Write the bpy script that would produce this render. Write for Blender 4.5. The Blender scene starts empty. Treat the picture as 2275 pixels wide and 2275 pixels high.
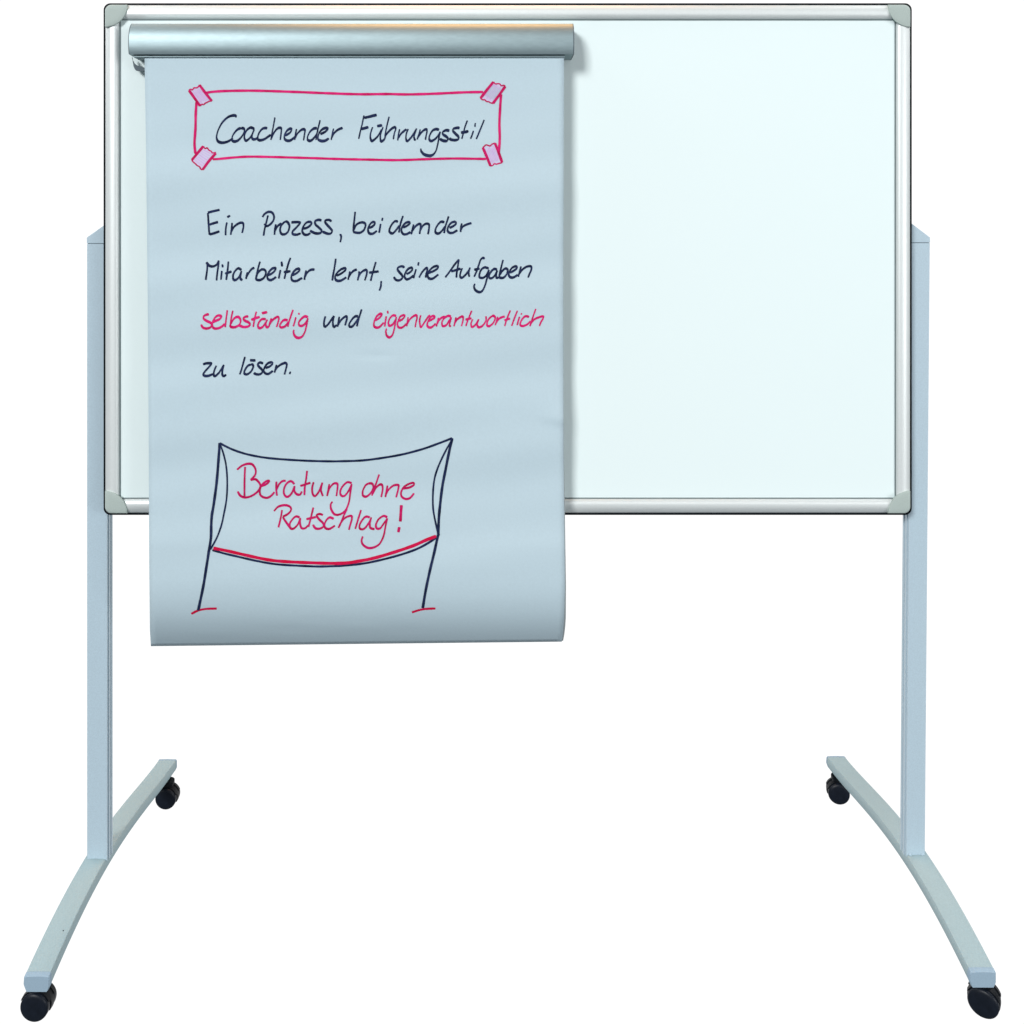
import bpy, bmesh, math, random
from mathutils import Vector

random.seed(7)
S = bpy.context.scene
C = S.collection

# ------------------------------------------------------------------ camera
SC = 1198.0          # source pixels per metre in the board's plane (y = 0)
D = 1.75             # camera distance from that plane
CX = -0.0547         # camera x
ZC = 1.2925          # camera height
cam = bpy.data.cameras.new('camera')
camo = bpy.data.objects.new('camera', cam)
C.objects.link(camo)
camo.location = (CX, -D, ZC)
camo.rotation_euler = (math.radians(90), 0, 0)
cam.sensor_width = 36.0
cam.lens = 36.0 * SC * D / 2275.0
cam.shift_x = 65.5 / 2275.0
cam.shift_y = -611.5 / 2275.0
cam.clip_start = 0.05
cam.clip_end = 100
S.camera = camo

# ------------------------------------------------------------------ world: white studio backdrop, dim room behind the camera and above
W = bpy.data.worlds.new('World')
S.world = W
W.use_nodes = True
nt = W.node_tree
nt.nodes.clear()
out = nt.nodes.new('ShaderNodeOutputWorld')
bg = nt.nodes.new('ShaderNodeBackground')
tc = nt.nodes.new('ShaderNodeTexCoord')
sx = nt.nodes.new('ShaderNodeSeparateXYZ')
my = nt.nodes.new('ShaderNodeMapRange'); my.interpolation_type = 'SMOOTHSTEP'
my.inputs[1].default_value = 0.33; my.inputs[2].default_value = 0.45
mz = nt.nodes.new('ShaderNodeMapRange'); mz.interpolation_type = 'SMOOTHSTEP'
mz.inputs[1].default_value = 0.44; mz.inputs[2].default_value = 0.30
mu = nt.nodes.new('ShaderNodeMath'); mu.operation = 'MULTIPLY'
mx = nt.nodes.new('ShaderNodeMix'); mx.data_type = 'RGBA'
mx.inputs[6].default_value = (0.13, 0.15, 0.17, 1)
mx.inputs[7].default_value = (1.06, 1.06, 1.06, 1)
nt.links.new(tc.outputs['Generated'], sx.inputs[0])
nt.links.new(sx.outputs[1], my.inputs[0])
nt.links.new(sx.outputs[2], mz.inputs[0])
nt.links.new(my.outputs[0], mu.inputs[0])
nt.links.new(mz.outputs[0], mu.inputs[1])
nt.links.new(mu.outputs[0], mx.inputs[0])
nt.links.new(mx.outputs[2], bg.inputs[0])
bg.inputs[1].default_value = 1.0
nt.links.new(bg.outputs[0], out.inputs[0])

# ------------------------------------------------------------------ studio lamps
def area(name, loc, target, sx_, sy_, power, col=(1, 1, 1)):
    l = bpy.data.lights.new(name, 'AREA')
    l.shape = 'RECTANGLE'; l.size = sx_; l.size_y = sy_
    l.energy = power; l.color = col
    o = bpy.data.objects.new(name, l)
    C.objects.link(o)
    o.location = loc
    o.rotation_euler = (Vector(target) - Vector(loc)).to_track_quat('-Z', 'Y').to_euler()
    return o

area('key_softbox', (-6.2, -11.5, 7.2), (0, 0, 1.0), 3.6, 3.6, 1600)
area('fill_softbox', (3.4, -9.8, 3.5), (0.1, 0, 1.0), 7.8, 4.4, 120, (0.96, 0.98, 1.0))
area('right_fill', (5.0, -4.0, 1.3), (0, 0, 0.8), 2.4, 2.0, 120)  # added fill that brightens the faces turned to the right
area('foot_top_fill', (-2.9, 0.6, 3.3), (-1.0, 0.4, 0), 2.6, 3.0, 70)  # added pair of fills that brightens the tops of the feet
area('foot_top_fill', (2.9, 0.6, 3.3), (1.0, 0.4, 0), 2.6, 3.0, 70)
wl = area('warm_lamp', (-0.12, 0.30, 3.1), (-0.1, -0.04, 1.70), 1.0, 1.8, 5.5, (1.0, 0.47, 0.16))
wl.data.spread = math.radians(60)

S.render.engine = 'CYCLES'
S.view_settings.view_transform = 'Standard'
S.view_settings.look = 'None'
S.view_settings.exposure = 0.0
S.view_settings.gamma = 1.0
S.view_settings.use_curve_mapping = False

# ------------------------------------------------------------------ materials
def material(name, col, rough=0.5, metal=0.0, spec=0.4, var=0.03, nscale=400.0, bump=0.0, bscale=600.0,
             stretch=(1, 1, 1), col2=None, aniso=0.0):
    m = bpy.data.materials.new(name)
    m.use_nodes = True
    t = m.node_tree
    b = t.nodes['Principled BSDF']
    b.inputs['Roughness'].default_value = rough
    b.inputs['Metallic'].default_value = metal
    b.inputs['Specular IOR Level'].default_value = spec
    b.inputs['Anisotropic'].default_value = aniso
    co = t.nodes.new('ShaderNodeTexCoord')
    mp = t.nodes.new('ShaderNodeMapping'); mp.inputs['Scale'].default_value = stretch
    t.links.new(co.outputs['Object'], mp.inputs[0])
    n = t.nodes.new('ShaderNodeTexNoise')
    n.inputs['Scale'].default_value = nscale; n.inputs['Detail'].default_value = 4
    t.links.new(mp.outputs[0], n.inputs['Vector'])
    r = t.nodes.new('ShaderNodeMapRange')
    r.inputs[1].default_value = 0.3; r.inputs[2].default_value = 0.7
    t.links.new(n.outputs['Fac'], r.inputs[0])
    mix = t.nodes.new('ShaderNodeMix'); mix.data_type = 'RGBA'
    if col2 is None:
        a = [c * (1 - var) for c in col]; bb = [min(1, c * (1 + var)) for c in col]
    else:
        a, bb = col, col2
    mix.inputs[6].default_value = (*a, 1); mix.inputs[7].default_value = (*bb, 1)
    t.links.new(r.outputs[0], mix.inputs[0])
    t.links.new(mix.outputs[2], b.inputs['Base Color'])
    if bump:
        n2 = t.nodes.new('ShaderNodeTexNoise')
        n2.inputs['Scale'].default_value = bscale; n2.inputs['Detail'].default_value = 3
        t.links.new(mp.outputs[0], n2.inputs['Vector'])
        bp = t.nodes.new('ShaderNodeBump')
        bp.inputs['Strength'].default_value = bump; bp.inputs['Distance'].default_value = 0.001
        t.links.new(n2.outputs['Fac'], bp.inputs['Height'])
        t.links.new(bp.outputs[0], b.inputs['Normal'])
    return m

M_BOARD = material('white_enamel', (0.80, 0.905, 0.90), 0.5, spec=0.05, var=0.003, nscale=3)
M_ALU = material('satin_aluminium', (0.76, 0.80, 0.79), 0.45, 0.35, var=0.02, nscale=300)
M_RAIL = material('brushed_aluminium', (0.29, 0.37, 0.39), 0.52, 0.9, var=0.05, nscale=260,
                  stretch=(0.25, 1, 1))
M_CAP = material('grey_green_plastic', (0.42, 0.49, 0.46), 0.6, spec=0.15, var=0.05, nscale=500, bump=0.1)
M_TRIM = material('black_rubber', (0.005, 0.007, 0.010), 0.7, spec=0.05, var=0.1)
M_BEAD = material('grey_sealing_bead', (0.13, 0.18, 0.19), 0.5, var=0.08)
M_PAINT = material('silver_powder_coat', (0.455, 0.575, 0.65), 0.5, spec=0.3, var=0.06, nscale=420, bump=0.12, bscale=1300)
M_FOOT = material('toned_down_foot_coat', (0.355, 0.465, 0.49), 0.7, spec=0.1, var=0.06, nscale=420, bump=0.12, bscale=1300)  # post paint, slightly greener and darkened to offset strong light from above
M_PAINT_D = material('silver_end_plastic', (0.31, 0.42, 0.51), 0.7, spec=0.1, var=0.05, nscale=420, bump=0.08)
M_WHEEL = material('black_nylon', (0.007, 0.010, 0.017), 0.40, spec=0.22, var=0.2, nscale=90, bump=0.06)
M_HOOD = material('black_plastic', (0.004, 0.0055, 0.008), 0.45, spec=0.2, var=0.15, nscale=90)
M_STEEL = material('dark_steel', (0.10, 0.13, 0.15), 0.5, 0.0, spec=0.15, var=0.05)
M_PAPER = material('flipchart_paper', (0.515, 0.64, 0.70), 0.75, spec=0.1, var=0.018, nscale=240, bump=0.05, bscale=160)
M_UNDER = material('shaded_under_paper', (0.42, 0.47, 0.48), 0.8, spec=0.1, var=0.04)  # second sheet of the same paper, its shade put into a greyer colour
M_NAVY = material('navy_marker_ink', (0.005, 0.010, 0.032), 0.7, spec=0.08, col2=(0.022, 0.034, 0.10), nscale=70)
M_PINK = material('pink_marker_ink', (0.52, 0.007, 0.095), 0.7, spec=0.08, col2=(0.74, 0.022, 0.19), nscale=60)
M_RED = material('red_marker_ink', (0.58, 0.004, 0.035), 0.7, spec=0.08, col2=(0.60, 0.01, 0.085), nscale=60)
M_ROSE = material('rose_marker_ink', (0.42, 0.005, 0.06), 0.7, spec=0.08, col2=(0.62, 0.014, 0.15), nscale=60)
M_LILAC = material('lilac_marker_wash', (0.58, 0.58, 0.74), 0.7, spec=0.05, col2=(0.62, 0.53, 0.73), nscale=130)
M_HATCH = material('violet_marker_hatching', (0.58, 0.36, 0.68), 0.7, spec=0.05, col2=(0.66, 0.42, 0.70), nscale=130)
M_HOLE = material('dark_hole', (0.02, 0.025, 0.03), 0.8, var=0.1)

# ------------------------------------------------------------------ helpers
def P(px, py, y=0.0):
    """point at depth y seen at pixel (px, py) of the 2275 px photograph"""
    k = (D + y) / D / SC
    return Vector((CX + (px - 1072) * k, y, ZC - (py - 526) * k))

def root(name, loc, label, cat):
    o = bpy.data.objects.new(name, None)
    C.objects.link(o)
    o.location = loc
    o['label'] = label; o['category'] = cat
    return o

def part(name, bm, mats, parent, smooth=False, bevel=0.0, label=None, segs=2, angle=30):
    base = Vector((0, 0, 0))
    p = parent
    while p is not None:
        base += p.location
        p = p.parent
    bmesh.ops.translate(bm, verts=bm.verts, vec=-base)
    bmesh.ops.recalc_face_normals(bm, faces=bm.faces)
    me = bpy.data.meshes.new(name)
    bm.to_mesh(me); bm.free()
    for m in (mats if isinstance(mats, (list, tuple)) else [mats]):
        me.materials.append(m)
    o = bpy.data.objects.new(name, me)
    C.objects.link(o)
    o.parent = parent
    if bevel:
        b = o.modifiers.new('bevel', 'BEVEL')
        b.width = bevel; b.segments = segs; b.limit_method = 'ANGLE'; b.angle_limit = math.radians(angle)
        b.harden_normals = True
    if smooth or bevel:
        for f in me.polygons: f.use_smooth = True
    if smooth and not bevel:
        me.set_sharp_from_angle(angle=math.radians(angle))
    if label: o['label'] = label
    return o

def box(bm, a, b):
    x0, y0, z0 = a; x1, y1, z1 = b
    v = [bm.verts.new(p) for p in ((x0, y0, z0), (x1, y0, z0), (x1, y1, z0), (x0, y1, z0),
                                   (x0, y0, z1), (x1, y0, z1), (x1, y1, z1), (x0, y1, z1))]
    for f in ((0, 3, 2, 1), (4, 5, 6, 7), (0, 1, 5, 4), (1, 2, 6, 5), (2, 3, 7, 6), (3, 0, 4, 7)):
        bm.faces.new([v[i] for i in f])

def prism(bm, front, back):
    """solid between two outlines with the same number of points"""
    a = [bm.verts.new(p) for p in front]; b = [bm.verts.new(p) for p in back]
    n = len(a)
    bm.faces.new(a); bm.faces.new(b[::-1])
    for i in range(n):
        bm.faces.new((a[i], b[i], b[(i + 1) % n], a[(i + 1) % n]))

def loft(bm, rings, cap=True):
    vs = [[bm.verts.new(p) for p in r] for r in rings]
    n = len(vs[0])
    for a, b in zip(vs, vs[1:]):
        for i in range(n):
            bm.faces.new((a[i], a[(i + 1) % n], b[(i + 1) % n], b[i]))
    if cap:
        bm.faces.new(vs[0][::-1]); bm.faces.new(vs[-1])

def catmull(pts, step=1.2):
    if len(pts) == 2:
        pts = [pts[0], ((pts[0][0] + pts[1][0]) / 2, (pts[0][1] + pts[1][1]) / 2), pts[1]]
    q = [pts[0]] + list(pts) + [pts[-1]]
    res = []
    for i in range(1, len(q) - 2):
        p0, p1, p2, p3 = q[i - 1], q[i], q[i + 1], q[i + 2]
        L = math.hypot(p2[0] - p1[0], p2[1] - p1[1])
        n = max(2, int(L / step))
        for k in range(n):
            t = k / n
            res.append(tuple(0.5 * (2 * p1[a] + (p2[a] - p0[a]) * t + (2 * p0[a] - 5 * p1[a] + 4 * p2[a] - p3[a]) * t * t
                                    + (3 * p1[a] - p0[a] - 3 * p2[a] + p3[a]) * t ** 3) for a in (0, 1)))
    res.append(tuple(pts[-1]))
    return res

def tilt(x):                      # the stand in the photograph leans by a quarter of a degree
    return 0.0045 * (x - CX)

# ================================================================== the mobile whiteboard
WB = root('mobile_whiteboard', (0.0, 0.12, 0.0),
          'wide white enamel whiteboard in an aluminium frame on a grey four-wheeled stand', 'whiteboard')

L_, R_, T_, B_ = 234.3, 2021.5, 11.5, 1139.3        # aluminium frame, outer edges in pixels
FW = 31.7                                           # frame width in pixels
def rrect(l, r, t, b, rad, y, n=8):
    pts = []
    for cx, cy, a0 in ((r - rad, t + rad, -90), (r - rad, b - rad, 0), (l + rad, b - rad, 90), (l + rad, t + rad, 180)):
        for k in range(n + 1):
            a = math.radians(a0 + 90 * k / n)
            p = P(cx + rad * math.cos(a), cy + rad * math.sin(a), min(y, 0.0046))
            pts.append((p.x, y, p.z))
    return pts

bm = bmesh.new()
prism(bm, rrect(L_ - 4.2, R_ + 4.2, T_ - 4.3, B_ + 4.8, 15, 0.0046), rrect(L_ - 4.2, R_ + 4.2, T_ - 4.3, B_ + 4.8, 15, 0.021))
part('edge_trim', bm, M_TRIM, WB, label='thin black edge round the aluminium frame')

bm = bmesh.new()
a = P(L_ + 20, B_ - 20); b = P(R_ - 20, T_ + 20)
box(bm, (a.x, 0.0045, a.z), (b.x, 0.0095, b.z))
part('writing_surface', bm, M_BOARD, WB)

# frame bars: convex extrusion, mitred at the corners
prof = []
NP = 18
for i in range(NP + 1):
    u = i / NP
    prof.append((u * FW, 0.0042 - 0.0068 * (1 - abs(2 * u - 1) ** 2.4)))
prof = [(0.0, 0.009)] + prof + [(FW, 0.0052)]
def corner(k, u, y, along='both'):
    ux, uy = u, u
    if along == 'x': ux = max(u, 15.0)        # bars stop short of the rounded corner, under the caps
    if along == 'y': uy = max(u, 15.0)
    px = (L_ + ux, R_ - ux, R_ - ux, L_ + ux)[k]; py = (T_ + uy, T_ + uy, B_ - uy, B_ - uy)[k]
    p = P(px, py, min(y, 0.0045))
    return (p.x, y, p.z)
for k in range(4):
    bm = bmesh.new()
    j = (k + 1) % 4
    ax = 'x' if k % 2 == 0 else 'y'
    va = [bm.verts.new(corner(k, u, y, ax)) for u, y in prof]
    vb = [bm.verts.new(corner(j, u, y, ax)) for u, y in prof]
    for i in range(len(prof) - 1):
        bm.faces.new((va[i], vb[i], vb[i + 1], va[i + 1]))
    part('frame_bar', bm, M_ALU, WB, smooth=True, angle=50)

# thin grey bead between frame and enamel
bm = bmesh.new()
o1 = [corner(k, FW + 0.05, 0.0032) for k in range(4)]
o2 = [corner(k, FW + 1.7, 0.0032) for k in range(4)]
for k in range(4):
    j = (k + 1) % 4
    v = [bm.verts.new(p) for p in (o1[k], o1[j], o2[j], o2[k])]
    w = [bm.verts.new((p[0], 0.0044, p[2])) for p in (o1[k], o1[j], o2[j], o2[k])]
    bm.faces.new(v)
    for i in range(4):
        bm.faces.new((v[i], w[i], w[(i + 1) % 4], v[(i + 1) % 4]))
part('sealing_bead', bm, M_BEAD, WB)

# corner caps: quarter discs with a rounded outer corner
def corner_cap(cx, cy, dx, dy):
    R = 49.6; rad = 14
    cx -= dx * 1.0; cy -= dy * 1.0
    pts = []
    for k in range(7):                      # rounded outer corner
        a = math.radians(90 * k / 6)
        pts.append((rad - rad * math.cos(a), rad - rad * math.sin(a)))
    for k in range(13):                     # inner arc, about the outer corner
        a = math.radians(90 * k / 12)
        pts.append((R * math.cos(a), R * math.sin(a)))
    def ring(s, y):
        c = (20, 20)
        r = []
        for q in pts:
            p = P(cx + dx * (c[0] + (q[0] - c[0]) * s), cy + dy * (c[1] + (q[1] - c[1]) * s), min(y, 0.004))
            r.append((p.x, y, p.z))
        return r
    bm = bmesh.new()
    loft(bm, [ring(1.0, 0.0085), ring(1.0, -0.0040), ring(0.97, -0.0052), ring(0.88, -0.0058), ring(0.5, -0.0061)])
    # moulded ridges across the cap
    part('corner_cap', bm, M_CAP, WB, smooth=True, angle=35)
for args in ((L_, T_, 1, 1), (R_, T_, -1, 1), (R_, B_, -1, -1), (L_, B_, 1, -1)):
    corner_cap(*args)

# posts: extrusion with a grooved inner side, wedge-shaped cap on top
YP = 0.030
def post(xo_b, xi_b, xo_t, xi_t, side, z_b, z_seam, z_top):
    # side = +1 when the inner side faces +x (left post)
    def ring(xo, xi, z, dz_in=0.0):
        g = 0.0022 * side
        pr = [(xo, 0), (xi, 0), (xi, 0.0035), (xi - 1.4 * g, 0.0037), (xi - 1.4 * g, 0.0060), (xi + 0.0012 * side, 0.0062),
              (xi + 0.0012 * side, 0.0135), (xi - 3.2 * g, 0.0138), (xi - 3.2 * g, 0.0185), (xi + 0.001 * side, 0.0182),
              (xi + 0.001 * side, 0.0245), (xo, 0.0245)]
        r = []
        for x, y in pr:
            f = (x - xo) / (xi - xo)
            r.append((CX + x, YP + y, z + dz_in * f))
        return r
    bm = bmesh.new()
    loft(bm, [ring(xo_b, xi_b, z_b), ring(xo_t, xi_t, z_seam - 0.0007)])
    po = part('post', bm, M_PAINT, WB, bevel=0.0007, segs=1)
    e = 0.0004 * side
    bm = bmesh.new()
    def cring(z, dz=0.0):
        pr = [(xo_t - e, -0.0003), (xi_t, -0.0003), (xi_t, 0.0248), (xo_t - e, 0.0248)]
        return [(CX + x, YP + y, z + dz * ((x - xo_t) / (xi_t - xo_t))) for x, y in pr]
    loft(bm, [cring(z_seam), cring(z_top, 0.027)])
    part('post_cap', bm, M_PAINT, po, bevel=0.0008, segs=1)
    bm = bmesh.new()
    ins = 0.0012 * side
    box(bm, (CX + min(xo_t + ins, xi_t - ins), YP + 0.0012, z_seam - 0.004), (CX + max(xo_t + ins, xi_t - ins), YP + 0.022, z_seam + 0.004))
    part('cap_plug', bm, M_STEEL, po)
    return po

post(-0.746, -0.708, -0.7462, -0.7080, 1, ZC - 1.178, ZC - 0.0125, ZC - 0.0010)
right_post = post(0.8345, 0.799, 0.8440, 0.8085, -1, ZC - 1.171, ZC - 0.0110, ZC - 0.0010)

# arched feet
def hz(y): return ZC - ((((-0.87026 * y - 0.13269) * y + 0.58016) * y - 0.06775) * y + 1.17145)
def foot(x0, x1, dz, screw_hole=None):
    th = 0.0245
    def ring(y, grow=0.0, drop=0.0):
        w = (x1 - x0) / 2 + grow; c = (x0 + x1) / 2
        zt = hz(y) + dz - drop; zb = zt - th
        pr = [(-w, zb + 0.006), (-w + 0.003, zb), (w - 0.003, zb), (w, zb + 0.006), (w, zt - 0.0035), (w - 0.0012, zt - 0.0008), (w - 0.003, zt),
              (0, zt + 0.0006), (-w + 0.003, zt), (-w + 0.0012, zt - 0.0008), (-w, zt - 0.0035)]
        pr[0] = (-w - 0.0008, zb + 0.010)
        return [(CX + c + a, y, z) for a, z in pr]
    bm = bmesh.new()
    n = 40
    loft(bm, [ring(-0.196 + (0.436 + 0.196) * i / n) for i in range(n + 1)])
    fo = part('foot', bm, M_FOOT, WB, smooth=True, angle=28)
    for ys in ((-0.1962, -0.2015, -0.2035), (0.4362, 0.4415, 0.4435)):
        bm = bmesh.new()
        loft(bm, [ring(ys[0], 0.0005), ring(ys[1], 0.0003, -0.0002), ring(ys[2], -0.0015, 0.0008)])
        part('end_cap', bm, M_PAINT_D, fo, smooth=True, angle=28)
    if screw_hole:
        bm = bmesh.new()
        bmesh.ops.create_cone(bm, cap_ends=True, segments=16, radius1=0.0010, radius2=0.0010, depth=0.0012)  # small dark disc standing in for a screw hole
        bmesh.ops.translate(bm, verts=bm.verts, vec=(CX + screw_hole[0], screw_hole[1], hz(screw_hole[1]) + dz + 0.0003))
        part('screw_hole', bm, M_HOLE, fo)
    return fo
foot(-0.752, -0.710, -0.0034, (-0.7205, -0.128))
foot(0.799, 0.842, 0.0037)
for wx, wr in ((0.8065, 0.0030), (0.8290, 0.0024)):       # blobs of weld at the foot of the right post
    bm = bmesh.new()
    bmesh.ops.create_uvsphere(bm, u_segments=14, v_segments=8, radius=wr)
    bmesh.ops.scale(bm, verts=bm.verts, vec=(1.0, 0.6, 0.9))
    bmesh.ops.translate(bm, verts=bm.verts, vec=(CX + wx, YP - 0.0005, hz(YP) + 0.0037 + 0.0012))
    part('weld_bead', bm, M_PAINT, right_post, smooth=True)

# casters
def make_caster():
    cr = bpy.data.objects.new('caster', None)
    C.objects.link(cr); cr.parent = WB
    R = 0.0236
    def lathe(name, prof_, mat, segs=48, angle=35):
        bm = bmesh.new()
        rings = []
        for ax, rr in prof_:
            rings.append([(rr * math.cos(2 * math.pi * k / segs), ax, R + rr * math.sin(2 * math.pi * k / segs)) for k in range(segs)])
        loft(bm, rings)
        bmesh.ops.recalc_face_normals(bm, faces=bm.faces)
        me = bpy.data.meshes.new(name); bm.to_mesh(me); bm.free()
        me.materials.append(mat)
        for f in me.polygons: f.use_smooth = True
        me.set_sharp_from_angle(angle=math.radians(angle))
        o = bpy.data.objects.new(name, me); C.objects.link(o); o.parent = cr
        return o
    for s in (-1, 1):
        lathe('wheel', [(s * 0.0065, R - 0.0015), (s * 0.0072, R - 0.0003), (s * 0.0085, R), (s * 0.0135, R), (s * 0.0155, R - 0.0006), (s * 0.0172, R - 0.0025),
                        (s * 0.0180, R - 0.0055), (s * 0.0184, R - 0.0075), (s * 0.0190, R * 0.45), (s * 0.0191, 0.002)], M_WHEEL)
    # hood: thick arc between and over the wheels
    bm = bmesh.new()
    rings = []
    n = 30
    for k in range(n + 1):
        a = math.radians(-28 + 222 * k / n)
        ca, sa = math.cos(a), math.sin(a)
        ro, ri = R + 0.0012, R - 0.016
        sec = [(-0.0058, ri), (-0.0058, ro - 0.0012), (-0.0046, ro), (0.0046, ro), (0.0058, ro - 0.0012), (0.0058, ri)]
        rings.append([(r_ * ca, y_, R + r_ * sa) for y_, r_ in sec])
    loft(bm, rings)
    box(bm, (-0.013, -0.0057, R), (0.013, 0.0057, R + 0.018))
    # flared skirts hugging the tops of both wheels
    for s in (-1, 1):
        rr = []
        for k in range(19):
            a = math.radians(20 + 140 * k / 18)
            ca, sa = math.cos(a), math.sin(a)
            sec = [(s * 0.0050, R + 0.0004), (s * 0.0122, R + 0.0006), (s * 0.0122, R + 0.0019), (s * 0.0050, R + 0.0026)]
            rr.append([(r_ * ca, y_, R + r_ * sa) for y_, r_ in sec])
        loft(bm, rr)
    bmesh.ops.recalc_face_normals(bm, faces=bm.faces)
    me = bpy.data.meshes.new('hood'); bm.to_mesh(me); bm.free(); me.materials.append(M_HOOD)
    for f in me.polygons: f.use_smooth = True
    me.set_sharp_from_angle(angle=math.radians(35))
    o = bpy.data.objects.new('hood', me); C.objects.link(o); o.parent = cr
    bm = bmesh.new()
    rings = []
    for rr, z in ((0.0125, 2 * R - 0.004), (0.0125, 2 * R + 0.004), (0.0150, 2 * R + 0.0052), (0.0150, 2 * R + 0.0105)):
        rings.append([(rr * math.cos(2 * math.pi * k / 24), rr * math.sin(2 * math.pi * k / 24), z) for k in range(24)])
    loft(bm, rings)
    bmesh.ops.recalc_face_normals(bm, faces=bm.faces)
    me = bpy.data.meshes.new('stem_collar'); bm.to_mesh(me); bm.free(); me.materials.append(M_HOOD)
    for f in me.polygons: f.use_smooth = True
    me.set_sharp_from_angle(angle=math.radians(35))
    o = bpy.data.objects.new('stem_collar', me); C.objects.link(o); o.parent = cr
    return cr

caster0 = make_caster()
spots = [(-0.7394, -0.1780, -3), (0.8340, -0.1807, -34), (-0.7166, 0.3990, -3), (0.8118, 0.4060, -10)]
for i, (x, y, a) in enumerate(spots):
    c = caster0 if i == 0 else caster0.copy()
    if i:
        C.objects.link(c); c.parent = WB
        for ch in list(caster0.children):
            d = ch.copy(); C.objects.link(d); d.parent = c
    c.location = (CX + x - WB.location.x, y - WB.location.y, tilt(CX + x) - WB.location.z)
    c.rotation_euler = (0, 0, math.radians(a))

# ================================================================== the clamp rail
CR = root('clamp_rail', P(780, 131, 0.0), 'brushed aluminium flipchart clamp rail across the upper left of the whiteboard', 'clamp rail')
# rounded section (y, pixel row), front bulging towards the viewer
sec = []
for i in range(25):
    t = i / 24
    py = 55.5 + (126.0 - 55.5) * t
    yy = -0.028 - 0.024 * (1 - (abs(2 * t - 1.30) / 1.36) ** 2.2) ** 0.5
    sec.append((yy, py))
sec = [(0.0040, 57)] + sec + [(-0.028, 126.5), (0.0040, 126.5)]
def rail_pt(px, py, y):
    k = (D - 0.025) / D / SC                  # one scale for the whole extrusion
    return (CX + (px - 1072) * k * (D - 0.046) / (D - 0.025), y, ZC - (py - 526) * k)
bm = bmesh.new()
loft(bm, [[rail_pt(289.0 , py, y) for y, py in sec], [rail_pt(1273.0, py, y) for y, py in sec]])
part('rail_body', bm, M_RAIL, CR, smooth=True, angle=40)
for px0, px1 in ((287.6, 288.9), (1273.1, 1275.0)):
    bm = bmesh.new()
    cy = sum(p for _, p in sec) / len(sec)
    loft(bm, [[rail_pt(px, cy + (py - cy) * 1.002, y - 0.0002) for y, py in sec] for px in (px0, px1)])
    part('end_plate', bm, M_STEEL, CR, smooth=True, angle=40)
# light lip under the body, where the paper leaves the rail
bm = bmesh.new()
a = rail_pt(294, 131.2, 0); b = rail_pt(1256, 127.2, 0)
box(bm, (a[0], -0.0430, a[2]), (b[0], -0.012, b[2]))
part('lower_lip', bm, M_RAIL, CR, bevel=0.0008)
# hooked bracket below the left end
out_ = [(292.5, 126.8), (294.5, 133), (296.3, 146), (299, 153), (303, 157.3), (310, 158.6), (345, 158.6), (345, 150.5), (321, 150.3), (315, 147.6), (306.5, 146.2),
        (300, 142), (295.5, 134), (294.4, 126.8)]
bm = bmesh.new()
prism(bm, [P(x, y, -0.0145) for x, y in out_], [P(x, y, -0.0070) for x, y in out_])
bm2 = bmesh.new()
part('hook_bracket', bm, M_STEEL, CR, bevel=0.0008)
bm2.free()

# ================================================================== the flipchart paper
FP = root('flipchart_paper', P(790, 131, -0.026), 'pale blue sheet of flipchart paper with German handwriting hanging from the clamp rail', 'paper')

PB = 1436.0
CURL = [(1130, 0.0), (1200, -2.2), (1250, -1.8), (1290, 4.0), (1330, 14.0), (1360, 26.0), (1385, 40.0), (1410, 54.0), (1425, 62.0), (1440, 66.0)]
def phi(py):
    if py <= CURL[0][0]: return 0.0
    for (a, fa), (b, fb) in zip(CURL, CURL[1:]):
        if py <= b:
            return fa + (fb - fa) * (py - a) / (b - a)
    return CURL[-1][1]
_tab = []
acc = 0.0
for i in range(0, 1500):
    acc += math.tan(math.radians(phi(i))) / SC
    _tab.append(acc)
def lin(x, pts):
    if x <= pts[0][0]: return pts[0][1]
    for (a, fa), (b, fb) in zip(pts, pts[1:]):
        if x <= b: return fa + (fb - fa) * (x - a) / (b - a)
    return pts[-1][1]
def paper_y(px, py):
    i = max(0, min(1498, int(py)))
    c = _tab[i] + (_tab[i + 1] - _tab[i]) * (py - i)
    f = max(0.0, min(1.0, (py - 160) / 150.0)) * max(0.0, min(1.0, (1330 - py) / 120.0))
    w = 0.0021 * math.sin((py - 0.05 * px) / 262.0 * 2 * math.pi + 1.9) + 0.0010 * math.sin((py + 0.12 * px) / 117.0 * 2 * math.pi) \
        + 0.0008 * math.sin(px / 410.0 + py / 300.0) + 0.0011 * math.sin(px / 97.0 + 2.0 * math.sin(py / 170.0)) * math.sin(py / 61.0 + px / 260.0)
    dent = 0.0
    # crease running in from the right edge
    if px > 1175:
        d = (py - (915 + (px - 1200) * 0.18))
        dent += 0.0045 * ((px - 1175) / 80.0) ** 1.5 * (math.exp(-((d - 9) / 12.0) ** 2) if d > 9 else math.exp(-((d - 9) / 34.0) ** 2)) * -1
    # soft dents above the curl
    for (x, y, rx, ry, h) in ((640, 1398, 60, 6, 0.0007), (800, 1392, 40, 5, -0.0006), (905, 1400, 45, 5, 0.0006), (700, 1375, 30, 4, 0.0004),
                              (835, 790, 38, 7, 0.0007), (690, 1050, 20, 7, 0.0004), (470, 1405, 40, 5, -0.0005)):
        q = ((px - x) / rx) ** 2 + ((py - y) / ry) ** 2
        if q < 9: dent += 1.7 * h * math.exp(-q)
    return -0.039 + c + 0.65 * w * f + dent

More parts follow.
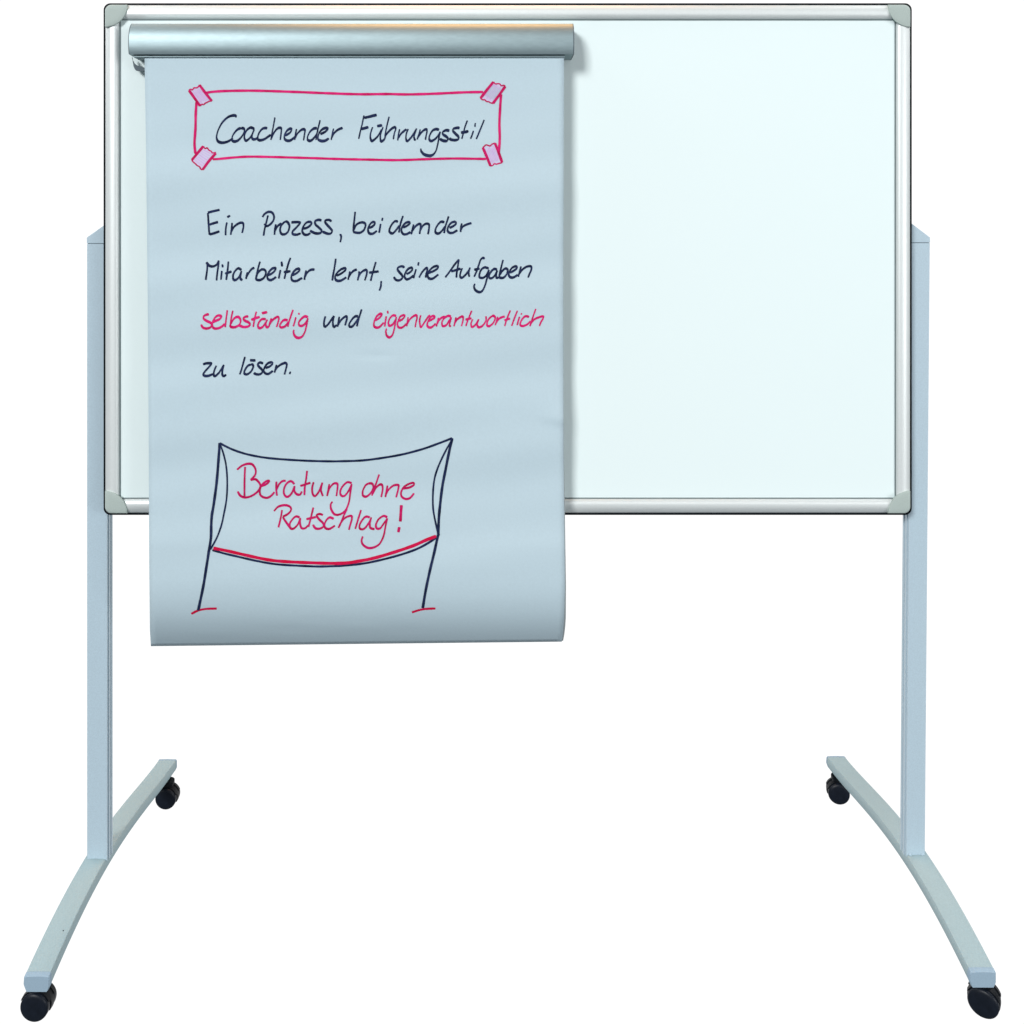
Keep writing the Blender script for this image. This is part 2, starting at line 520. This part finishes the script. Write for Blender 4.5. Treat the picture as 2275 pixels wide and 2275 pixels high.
def left_edge(py): return lin(py, [(120, 321.0), (330, 324.5), (700, 328.5), (1000, 330.5), (1250, 331.5), (1400, 333.0), (1440, 335.5)])
def right_edge(py): return lin(py, [(120, 1253.0), (600, 1251.5), (1000, 1252.0), (1150, 1253.5), (1300, 1255.0), (1370, 1253.5), (1410, 1250.5), (1440, 1246.0)])

def sheet(dy, dx_r, dx_l, top, bot_l, bot_r, nx=64, ny=190):
    bm = bmesh.new()
    g = []
    for j in range(ny + 1):
        row = []
        for i in range(nx + 1):
            u = i / nx
            bot = bot_l + (bot_r - bot_l) * u
            py = top + (bot - top) * j / ny
            l, r = left_edge(py) + dx_l, right_edge(py) + dx_r(py)
            px = l + (r - l) * u
            row.append(bm.verts.new(P(px, py, paper_y(px, py) + dy)))
        g.append(row)
    for j in range(ny):
        for i in range(nx):
            bm.faces.new((g[j][i], g[j + 1][i], g[j + 1][i + 1], g[j][i + 1]))
    return bm
o = part('sheet', sheet(0.0, lambda p: 0, 0, 126, 1435.5, 1425.5), M_PAPER, FP, smooth=True, angle=80)
sm = o.modifiers.new('thickness', 'SOLIDIFY'); sm.thickness = 0.0003; sm.offset = 0.0
o = part('under_sheet', sheet(0.0022, lambda p: lin(p, [(126, 0.0), (850, 0.3), (1100, 1.5), (1300, 2.6), (1390, 4.0), (1425, 2.5)]), 1.5, 128, 1433.5, 1423.5, nx=16),
         M_UNDER, FP, smooth=True, angle=80)
sm = o.modifiers.new('thickness', 'SOLIDIFY'); sm.thickness = 0.0003; sm.offset = 0.0

# ---- marker strokes: a slanted nib drags a ribbon of ink over the sheet
_n = [0]
def stroke(bm, pts, nib, mat=0, taper=True):
    """pts in photograph pixels; nib = (long, short, angle) or a plain round width"""
    c = catmull(pts)
    _n[0] += 1
    n = len(c)
    a, b, ang = nib if isinstance(nib, tuple) else (nib, nib, 0.0)
    a *= 0.5; b *= 0.5
    off0 = 0.00045 + 0.000004 * (_n[0] % 60)
    wob = random.uniform(0, 6.28)
    L, R = [], []
    for i, (x, y) in enumerate(c):
        x0, y0 = c[max(0, i - 2)]; x1, y1 = c[min(n - 1, i + 2)]
        tx, ty = x1 - x0, y1 - y0
        l = math.hypot(tx, ty) or 1.0
        nx_, ny_ = -ty / l, tx / l
        ca, sa = math.cos(math.radians(ang)), -math.sin(math.radians(ang))
        d1 = nx_ * ca + ny_ * sa; d2 = -nx_ * sa + ny_ * ca
        w = math.sqrt((a * d1) ** 2 + (b * d2) ** 2)
        w *= 1 + 0.05 * math.sin(i * 0.19 + wob)
        e = min(i, n - 1 - i) * 1.2
        if taper and e < w: w *= math.sqrt(max(0.0, 1 - (1 - e / max(w, 1e-4)) ** 2)) * 0.45 + 0.55
        off = off0 + 0.00009 * i / n
        for lst, s in ((L, 1), (R, -1)):
            px, py = x + nx_ * w * s, y + ny_ * w * s
            lst.append(bm.verts.new(P(px, py, paper_y(px, py) - off)))
    for i in range(n - 1):
        f = bm.faces.new((L[i], R[i], R[i + 1], L[i + 1]))
        f.material_index = mat

def fill(bm, pts, mat, off=0.0003):
    f = bm.faces.new([bm.verts.new(P(x, y, paper_y(x, y) - off)) for x, y in pts])
    f.material_index = mat

def crop(ox, oy, k):
    def f(s):
        v = [float(q) for q in s.replace(',', ' ').split()]
        return [(ox + v[i] / k, oy + v[i + 1] / k) for i in range(0, len(v), 2)]
    return f
A = crop(400, 160, 4.83); B = crop(760, 160, 4.83); CC = crop(440, 440, 4.83); DD = crop(760, 440, 4.025)
E = crop(430, 660, 4.83); F = crop(810, 660, 4.6); G = crop(400, 960, 4.6); H = crop(700, 960, 4.6)

def write(name, jobs, mats, parent=FP, label=None):
    bm = bmesh.new()
    for pts, nib, mi in jobs: stroke(bm, pts, nib, mi)
    bmesh.ops.reverse_faces(bm, faces=[f for f in bm.faces])
    return part(name, bm, mats, parent, label=label)
WORDS = {}
_cur = ['']
def words(cf, txt, nib, ink):
    """'=word' starts a new word; the other rows are its strokes"""
    for r in txt.strip().split('\n'):
        r = r.strip()
        if not r: continue
        if r[0] == '=':
            _cur[0] = r[1:]; WORDS[_cur[0]] = ([], ink)
        else:
            WORDS[_cur[0]][0].append((cf(r), nib, 0))
def flush(name, parent=FP):
    for w, (jobs, ink) in WORDS.items():
        m, colour = ink
        write(name, jobs, m, parent, label='handwritten %s word %s' % (colour, w))
    WORDS.clear()
NAVY_W = (M_NAVY, 'navy'); PINK_W = (M_PINK, 'pink'); ROSE_W = (M_ROSE, 'pink')

N1 = (7.0, 3.2, 76)      # heading
N2 = (6.2, 3.9, 72)      # body
N3 = (6.3, 3.5, 76)      # pink words
N4 = (5.6, 3.9, 70)      # banner lettering
words(A, '''
=Coachender
598 490 597 469 560 467 510 487 455 540 415 610 395 670 393 710 410 745 450 758 500 750 545 727 565 705
655 600 620 615 585 650 560 695 560 733 590 745 630 727 670 680 690 637 684 608 655 600
797 612 760 596 720 620 695 665 690 705 705 735 730 725 765 685 797 612
797 612 775 670 772 705 787 722 815 717 838 700
935 606 915 600 880 612 850 650 835 690 835 720 860 732 905 720 950 690 975 672
1018 486 1005 560 990 640 975 730
980 715 1000 665 1035 615 1065 598 1085 607 1085 650 1075 730
1122 682 1160 665 1190 637 1195 612 1170 612 1140 640 1120 680 1122 715 1145 735 1180 735 1215 712 1238 690
1250 610 1240 660 1230 730
1235 710 1260 660 1300 622 1330 615 1340 632 1335 670 1325 735
1470 602 1435 607 1395 640 1370 690 1370 725 1395 738 1430 715 1465 665 1480 620
1503 515 1490 570 1470 650 1458 730
1505 667 1555 642 1585 612 1570 600 1530 612 1495 650 1480 695 1485 725 1520 740 1560 735 1597 710
1648 605 1635 660 1622 730
1628 705 1650 660 1690 622 1745 598
''', N1, NAVY_W)
words(B, '''
=Führungsstil
235 465 215 560 195 640 178 718
236 492 300 477 372 459
205 612 240 603 283 590
328 590 308 650 303 700 318 738 345 725 385 685 425 615
440 590 415 660 410 710 420 742 447 728 466 692
375 581 430 571
505 478 480 580 465 660 460 715
462 690 490 650 530 610 565 592 575 612 560 660 550 722
618 612 605 670 597 735
603 710 630 665 665 632 692 612
710 610 690 660 685 710 700 740 740 702 775 650 800 605
800 605 780 660 772 700 785 737
838 615 825 665 805 725
810 705 845 655 880 622 905 616 910 640 900 690 895 728
1040 622 1010 612 970 630 940 680 935 720 955 740 990 725 1025 690 1055 640
1055 640 1040 700 1025 780 1005 850 970 890 930 898 880 883 850 850 845 820
1152 630 1115 625 1080 645 1085 670 1115 690 1135 715 1120 738 1080 735 1048 715
1262 602 1235 598 1195 610 1190 630 1215 660 1245 690 1250 715 1220 730 1180 728 1148 712
1345 520 1325 570 1305 640 1285 718
1275 650 1310 646 1356 634
1410 630 1395 675 1378 718
1430 545 1425 590
1525 512 1490 600 1440 720
''', N1, NAVY_W)
flush('heading_word')

border = [
    (A('275 225 350 212 500 203 800 200 1200 212 1600 228 1919 238') + B('500 236 700 240 1000 232 1300 218 1515 214'), 5.7, 0),
    (A('176 320 168 450 165 600 155 750 158 820 166 878'), 5.7, 0),
    (A('350 936 420 932 600 915 800 908 1300 920 1739 934') + B('300 940 600 945 900 935 1200 928 1545 933'), 5.4, 0),
    (B('1706 238 1695 400 1688 560 1692 700 1687 800 1680 868'), 5.7, 0)]
write('heading_border', border, M_PINK, label='hand-drawn pink outline round the heading')

def tape(cf, fillp, thick, zig):
    bm = bmesh.new()
    fp = cf(fillp)
    fill(bm, fp, 1)
    for k in range(7):                       # felt-pen hatching inside the strip
        t0, t1 = 0.12 + 0.12 * k, 0.14 + 0.12 * k
        e0, e1 = random.uniform(0.08, 0.2), random.uniform(0.8, 0.92)
        def at(t, e):
            a = (fp[0][0] + (fp[1][0] - fp[0][0]) * t, fp[0][1] + (fp[1][1] - fp[0][1]) * t)
            b = (fp[3][0] + (fp[2][0] - fp[3][0]) * t, fp[3][1] + (fp[2][1] - fp[3][1]) * t)
            return (a[0] + (b[0] - a[0]) * e, a[1] + (b[1] - a[1]) * e)
        stroke(bm, [at(t0, e0), at(t1, e1)], random.uniform(0.8, 1.7), 2, taper=False)
    for s in thick: stroke(bm, cf(s), 6.0, 0)
    for s in zig:
        p = cf(s)
        for a, b in zip(p, p[1:]): stroke(bm, [a, b], 3.1, 0, taper=False)
    bmesh.ops.reverse_faces(bm, faces=[f for f in bm.faces])
    part('tape_drawing', bm, [M_ROSE, M_LILAC, M_HATCH], FP, label='drawn strip of pink-edged lilac tape')
tape(A, '100 195 205 145 335 310 215 360', ['95 195 155 280 215 365', '208 138 275 228 342 312'],
     ['95 195 115 182 130 195 155 165 165 172 190 165 208 138', '215 365 230 345 255 350 275 330 295 325 305 315 342 310'])
tape(A, '125 945 250 800 380 870 240 1045', ['125 945 190 868 250 795', '240 1050 310 955 385 870'],
     ['250 795 270 825 290 810 310 840 335 850 345 870 385 862', '125 945 140 965 165 985 185 1005 210 1015 220 1040 240 1050'])
tape(B, '1625 110 1745 150 1620 333 1490 280', ['1625 105 1555 190 1485 282', '1752 152 1690 240 1618 338'],
     ['1625 105 1645 130 1665 125 1690 125 1710 150 1735 140 1750 150', '1485 280 1510 300 1530 295 1550 318 1575 318 1590 330 1620 338'])
tape(B, '1512 810 1640 768 1715 970 1592 1005', ['1510 810 1555 915 1592 1008', '1640 762 1682 870 1718 972'],
     ['1510 810 1545 780 1560 785 1590 795 1605 775 1640 762', '1590 1008 1615 1005 1635 980 1650 990 1718 972'])

words(CC, '''
=Ein
105 160 110 230 115 310 122 395
105 157 160 142 232 126
120 286 165 271 215 256
122 390 170 378 230 356
310 260 298 320 295 400
312 206 345 187
365 265 360 330 350 395
358 360 385 310 430 275 465 264 485 277 485 320 472 375
=Prozess,
690 205 715 170 755 148 795 157 815 200 805 245 770 285 735 300 712 275
750 185 735 250 715 330 702 405
835 280 825 330 820 395
828 350 850 305 895 268
935 250 895 290 880 340 895 383 930 388 965 360 980 300 960 258 935 250
1000 263 1040 258 1095 264 1060 310 1015 358 1020 388 1060 392 1102 377
1125 330 1175 315 1215 280 1205 256 1165 262 1130 305 1118 355 1140 390 1175 393 1205 375
1325 240 1290 234 1255 250 1262 285 1300 320 1325 350 1310 375 1260 378 1200 350
1432 252 1405 234 1365 242 1370 270 1410 315 1437 350 1425 378 1390 382 1335 360
1525 385 1536 420 1525 475
''', N2, NAVY_W)
words(DD, '''
=bei
117 122 110 190 103 250 100 302
105 285 125 242 160 220 195 220 210 242 195 285 160 310 120 308 100 300
240 268 270 255 292 232 285 214 260 222 238 255 232 290 245 316 275 318 312 292
345 230 338 270 330 312
362 175 357 205
=dem
500 212 475 207 445 235 425 275 425 303 450 316 480 290 512 245
545 158 528 210 515 260 508 310
545 264 580 248 605 227 595 214 565 225 540 255 530 290 545 320 575 323 612 303
640 235 630 275 618 325
625 300 650 260 680 235 700 234 702 260 692 322
698 290 720 250 750 230 775 234 778 265 768 325
=der
915 217 885 212 855 240 835 280 838 310 865 316 895 290 922 250
953 162 938 210 922 260 912 315
960 267 995 250 1018 230 1008 212 975 222 950 255 943 290 960 310 990 310 1032 287
1070 225 1062 265 1060 305
1062 285 1080 255 1115 236 1158 223
''', N2, NAVY_W)
flush('text_word')

words(CC, '''
=Mitarbeiter
100 690 98 760 90 820 82 880
88 688 120 725 160 733 200 713 222 668
222 670 215 740 205 810 198 885
255 780 250 830 245 878
260 710 265 745
325 680 318 760 310 820 302 880
290 812 325 800 360 786
465 772 430 754 395 785 375 830 380 873 405 878 440 845 465 785
465 780 455 830 455 865 475 882
532 795 520 830 515 870
518 850 545 800 575 762 605 747
665 680 645 750 630 820 618 870
625 850 640 805 680 767 715 772 728 802 710 850 670 878 635 878 618 865
745 830 790 810 825 777 830 752 795 757 760 795 742 840 755 873 790 878 838 845
885 770 875 815 865 865
895 680 902 735
992 640 970 700 945 790 925 868
920 795 955 791 992 783
1010 830 1055 807 1087 777 1080 757 1045 770 1010 815 1000 860 1020 888 1060 888 1118 855
1160 775 1150 820 1140 878
1148 845 1170 802 1205 772 1250 765
=lernt,
1478 650 1465 740 1450 820 1440 885
1485 835 1540 807 1582 772 1575 752 1535 765 1490 805 1470 850 1485 883 1530 886 1592 850
1630 785 1620 830 1610 878
1617 850 1640 810 1670 780 1705 766
1730 785 1725 830 1712 885
1720 850 1745 805 1780 777 1805 772 1812 800 1800 850 1788 885
''', N2, NAVY_W)
words(DD, '''
302 570 285 630 268 690 255 742
240 668 280 662 328 656
350 740 346 790 333 828
=seine
557 624 540 611 510 616 495 634 510 660 535 690 538 716 510 736 480 730 462 705
575 680 605 665 627 642 620 622 590 635 568 665 558 700 575 726 605 718 642 690
662 635 650 675 638 718
685 572 680 605
688 712 712 668 740 635 757 625 762 645 752 680 746 712
770 672 820 652 855 627 850 608 815 617 785 645 765 685 775 716 810 720 862 682
=Aufgaben
922 710 960 660 1010 590 1045 548
1045 548 1035 610 1025 670 1022 712
975 656 1015 645 1060 630
1075 625 1060 665 1055 698 1070 713 1100 690 1130 652 1145 620
1145 620 1132 665 1138 705
1272 547 1262 534 1240 550 1222 600 1205 650 1180 705
1180 642 1205 636 1230 630
1312 630 1275 620 1245 640 1228 680 1230 708 1260 713 1290 690 1315 640
1312 645 1295 720 1275 790 1250 833 1220 840 1190 820 1180 790 1188 765
1387 640 1360 634 1335 655 1315 690 1320 716 1345 713 1370 685 1388 645
1388 645 1378 685 1382 714 1402 706
1440 552 1425 610 1412 665 1405 700
1410 690 1430 655 1460 630 1480 642 1472 680 1445 710 1415 713 1403 700
1500 668 1535 650 1562 627 1555 610 1525 620 1500 650 1490 685 1505 708 1535 708 1572 685
1600 610 1590 650 1575 705
1583 680 1610 642 1650 614 1688 611 1692 640 1675 680 1663 712
''', N2, NAVY_W)
flush('text_word')

words(E, '''
=selbständig
165 190 145 186 110 205 108 230 140 255 180 275 195 300 175 328 130 337 95 322 82 293
205 270 240 254 280 235 298 208 270 197 235 215 208 260 200 300 215 332 255 337 300 318 335 285
362 140 350 230 338 325
422 145 405 220 395 300
400 290 430 235 470 212 495 227 505 260 487 300 440 323 400 318 393 295
588 207 560 210 535 227 550 252 590 272 605 298 575 318 530 320 487 302
675 155 660 210 648 270 640 322
618 245 660 228 710 212
775 237 735 237 705 265 690 305 705 333 740 320 770 280 792 240
787 245 775 290 785 323 810 312
732 173 790 161
835 225 820 270 808 318
812 300 840 255 880 222 905 212 915 232 905 275 890 322
1010 247 970 247 940 275 925 308 945 326 985 310 1018 265
1068 135 1045 200 1025 260 1010 320
1098 215 1085 265 1070 315
1130 168 1130 190
1227 217 1195 207 1160 230 1130 270 1135 303 1165 308 1200 280 1227 235
1227 225 1212 300 1195 370 1165 422 1120 438 1085 415 1072 375 1078 350
''', N3, PINK_W)
words(E, '''
=und
1415 205 1402 255 1400 300 1412 318 1445 290 1480 240 1508 200
1508 200 1495 260 1498 305 1510 320 1535 297
1565 210 1555 260 1545 320
1550 300 1580 250 1615 217 1640 207 1645 232 1635 270 1625 305
1767 207 1735 207 1700 240 1670 290 1675 316 1705 313 1740 270 1775 215
1805 130 1785 190 1765 260 1752 315
''', N2, NAVY_W)
words(F, '''
=eigenverantwortlich
105 240 145 217 175 182 160 170 125 195 100 245 95 290 115 310 150 306 197 260
222 195 212 250 205 302
235 138 238 170
322 192 290 187 260 215 243 260 255 293 290 275 322 220
325 200 312 270 300 340 280 393 250 412 225 390 217 350 225 320
345 247 385 227 410 197 400 184 365 200 345 240 335 280 350 310 385 310 432 270
445 205 438 250 430 300
435 275 465 225 505 192 530 187 535 215 525 260 517 310
575 185 562 240 575 306 610 260 650 202 670 184
650 247 690 227 717 207 700 192 670 210 648 250 640 285 655 308 685 308 727 270
755 210 745 255 732 302
740 275 765 230 795 207 825 201
882 202 855 192 815 215 790 260 800 296 835 285 865 240 888 205
885 215 872 260 868 290 882 302
935 205 925 250 912 300
918 275 945 230 985 202 1005 202 1005 240 990 298
1095 138 1070 200 1050 250 1035 298
1030 232 1060 223 1092 215
1105 225 1088 270 1098 306 1135 280 1168 225
1168 225 1150 275 1165 308 1205 293 1240 240 1240 195
1300 195 1265 230 1250 280 1270 298 1310 270 1335 217 1320 192 1300 195
1360 200 1350 240 1335 288
1342 265 1370 225 1400 207 1434 198
1490 135 1465 195 1445 250 1432 298
1428 238 1455 230 1487 218
1562 138 1530 220 1503 295
1585 200 1570 245 1558 288
1605 163 1600 180
1682 202 1640 197 1605 235 1590 280 1615 296 1660 280 1697 245
1750 120 1725 190 1705 250 1690 298
1697 275 1730 232 1780 207 1825 197 1822 222 1800 260 1787 298
''', (5.9, 3.4, 74), PINK_W)
flush('text_word')

words(E, '''
=zu
100 722 140 711 190 713 165 750 120 800 105 830 125 846 165 843 207 825
245 735 225 780 215 825 228 848 265 820 300 770 325 725
325 725 310 785 308 830 325 848 350 830
=lösen.
552 640 530 720 510 790 495 830
615 722 580 740 550 785 545 820 575 828 615 800 640 750 632 724 615 722
605 678 665 680
747 713 715 702 690 717 700 745 730 775 738 803 715 827 675 828 645 815
770 762 815 745 845 717 835 700 795 712 765 750 752 790 770 818 805 823 852 790
890 725 880 765 868 812
873 790 905 747 950 717 985 707 1000 727 990 775 975 832
1040 798 1030 828
''', N2, NAVY_W)
flush('text_word')

banner = [
    (G('405 110 395 250 375 500 345 730 325 850 318 950 315 1080 295 1215'), 6.0, 0),
    (G('296 1205 275 1340 240 1560 205 1730 185 1825'), 6.0, 0),
    (G('405 115 440 210 470 340 482 500 475 680 445 850 420 960 375 1080 310 1200'), 3.8, 0),
    (G('405 112 470 147 560 187 700 230 900 265 1200 288 1472 298') + H('300 297 500 288 700 262 900 226 1100 173 1250 120 1402 62'), 5.0, 0),
    (G('330 1205 450 1240 600 1275 800 1320 1000 1352 1300 1370 1472 1373') + H('300 1364 500 1342 700 1300 900 1245 1050 1190 1170 1125 1250 1070'), 5.0, 0),
    (G('340 1185 500 1218 700 1264 900 1305 1100 1325 1472 1340') + H('300 1338 450 1318 600 1288 800 1230 1000 1162 1130 1105 1238 1062'), 7.2, 1),
    (G('115 1858 180 1825 260 1808 375 1803'), 4.8, 1),
    (H('1402 62 1370 200 1330 400 1300 560 1280 720 1265 880 1258 1045'), 6.0, 0),
    (H('1258 1045 1220 1220 1170 1430 1130 1620 1100 1800'), 6.0, 0),
    (H('1398 80 1330 200 1260 350 1220 480 1205 620 1205 760 1220 870 1255 1030'), 4.0, 0),
    (H('1252 1046 1275 1048'), 6.0, 0),
    (H('990 1842 1080 1815 1150 1806 1230 1803'), 4.8, 1)]
bn = write('banner_drawing', banner, [M_NAVY, M_RED], label='marker drawing of a banner sagging between two poles')
words(G, '''
=Beratung
582 385 630 345 690 324 740 332 772 385 765 440 720 490
720 490 770 482 810 520 820 555 790 610 730 652 670 668 620 653 597 622 590 605
665 355 660 450 658 560 658 655
822 552 870 537 905 512 910 497 880 502 840 535 815 590 825 648 880 672 925 655 965 612
985 505 982 570 990 650
985 590 1010 535 1045 502 1080 497
1168 532 1135 502 1095 520 1065 570 1062 630 1095 662 1140 625 1170 550
1170 550 1168 600 1190 633 1225 638 1245 605
1298 395 1288 480 1275 560 1270 645
1228 550 1280 535 1332 517
1365 510 1350 570 1355 630 1380 653 1420 605 1455 515
1455 515 1440 590 1460 655
''', N4, ROSE_W)
words(H, '''
145 530 135 590 122 655
128 630 150 570 190 527 225 527 230 560 218 655
374 522 330 512 285 550 258 600 262 640 290 656 330 620 372 540
374 528 360 620 345 720 310 800 255 840 200 840 165 790 160 740 178 710
=ohne
545 525 515 545 488 600 490 648 525 658 570 620 595 565 582 527 545 525
655 432 625 520 600 590 580 650
590 630 620 572 660 537 685 542 690 590 675 665
740 545 730 600 718 665
722 640 750 590 800 547 850 542 850 580 828 668
898 577 960 567 1007 542 1005 520 965 527 910 560 880 610 885 658 925 683 970 673 1012 625
''', N4, ROSE_W)
words(G, '''
=Ratschlag!
960 808 1000 765 1060 747 1115 757 1135 790 1110 830 1050 865
1050 868 1080 915 1128 980
1042 795 1030 870 1005 975
1222 872 1185 862 1150 890 1120 940 1130 983 1165 983 1205 940 1230 875
1230 875 1225 925 1240 978 1275 983 1312 950
1362 770 1345 840 1330 900 1312 970
1290 890 1335 880 1387 868
''', N4, ROSE_W)
words(H, '''
80 847 45 837 15 852 40 890 80 930 85 963 50 986 5 983 -22 945
190 887 150 872 115 900 95 950 110 983 150 988 202 955
325 785 290 860 262 930 238 980
248 955 285 895 330 864 372 857 375 890 360 945 345 1000
470 795 440 890 410 990
560 872 520 864 485 895 455 950 460 988 500 988 545 935 575 875
575 870 560 930 565 978 607 992
738 872 700 857 650 890 622 945 630 983 665 983 705 930 738 885
738 880 720 960 700 1060 660 1140 600 1178 540 1183 490 1150 475 1110 488 1065
''', N4, ROSE_W)
words(H, '''
882 745 876 830 871 915
861 970 850 1025
''', 6.4, ROSE_W)
flush('banner_word', bn)
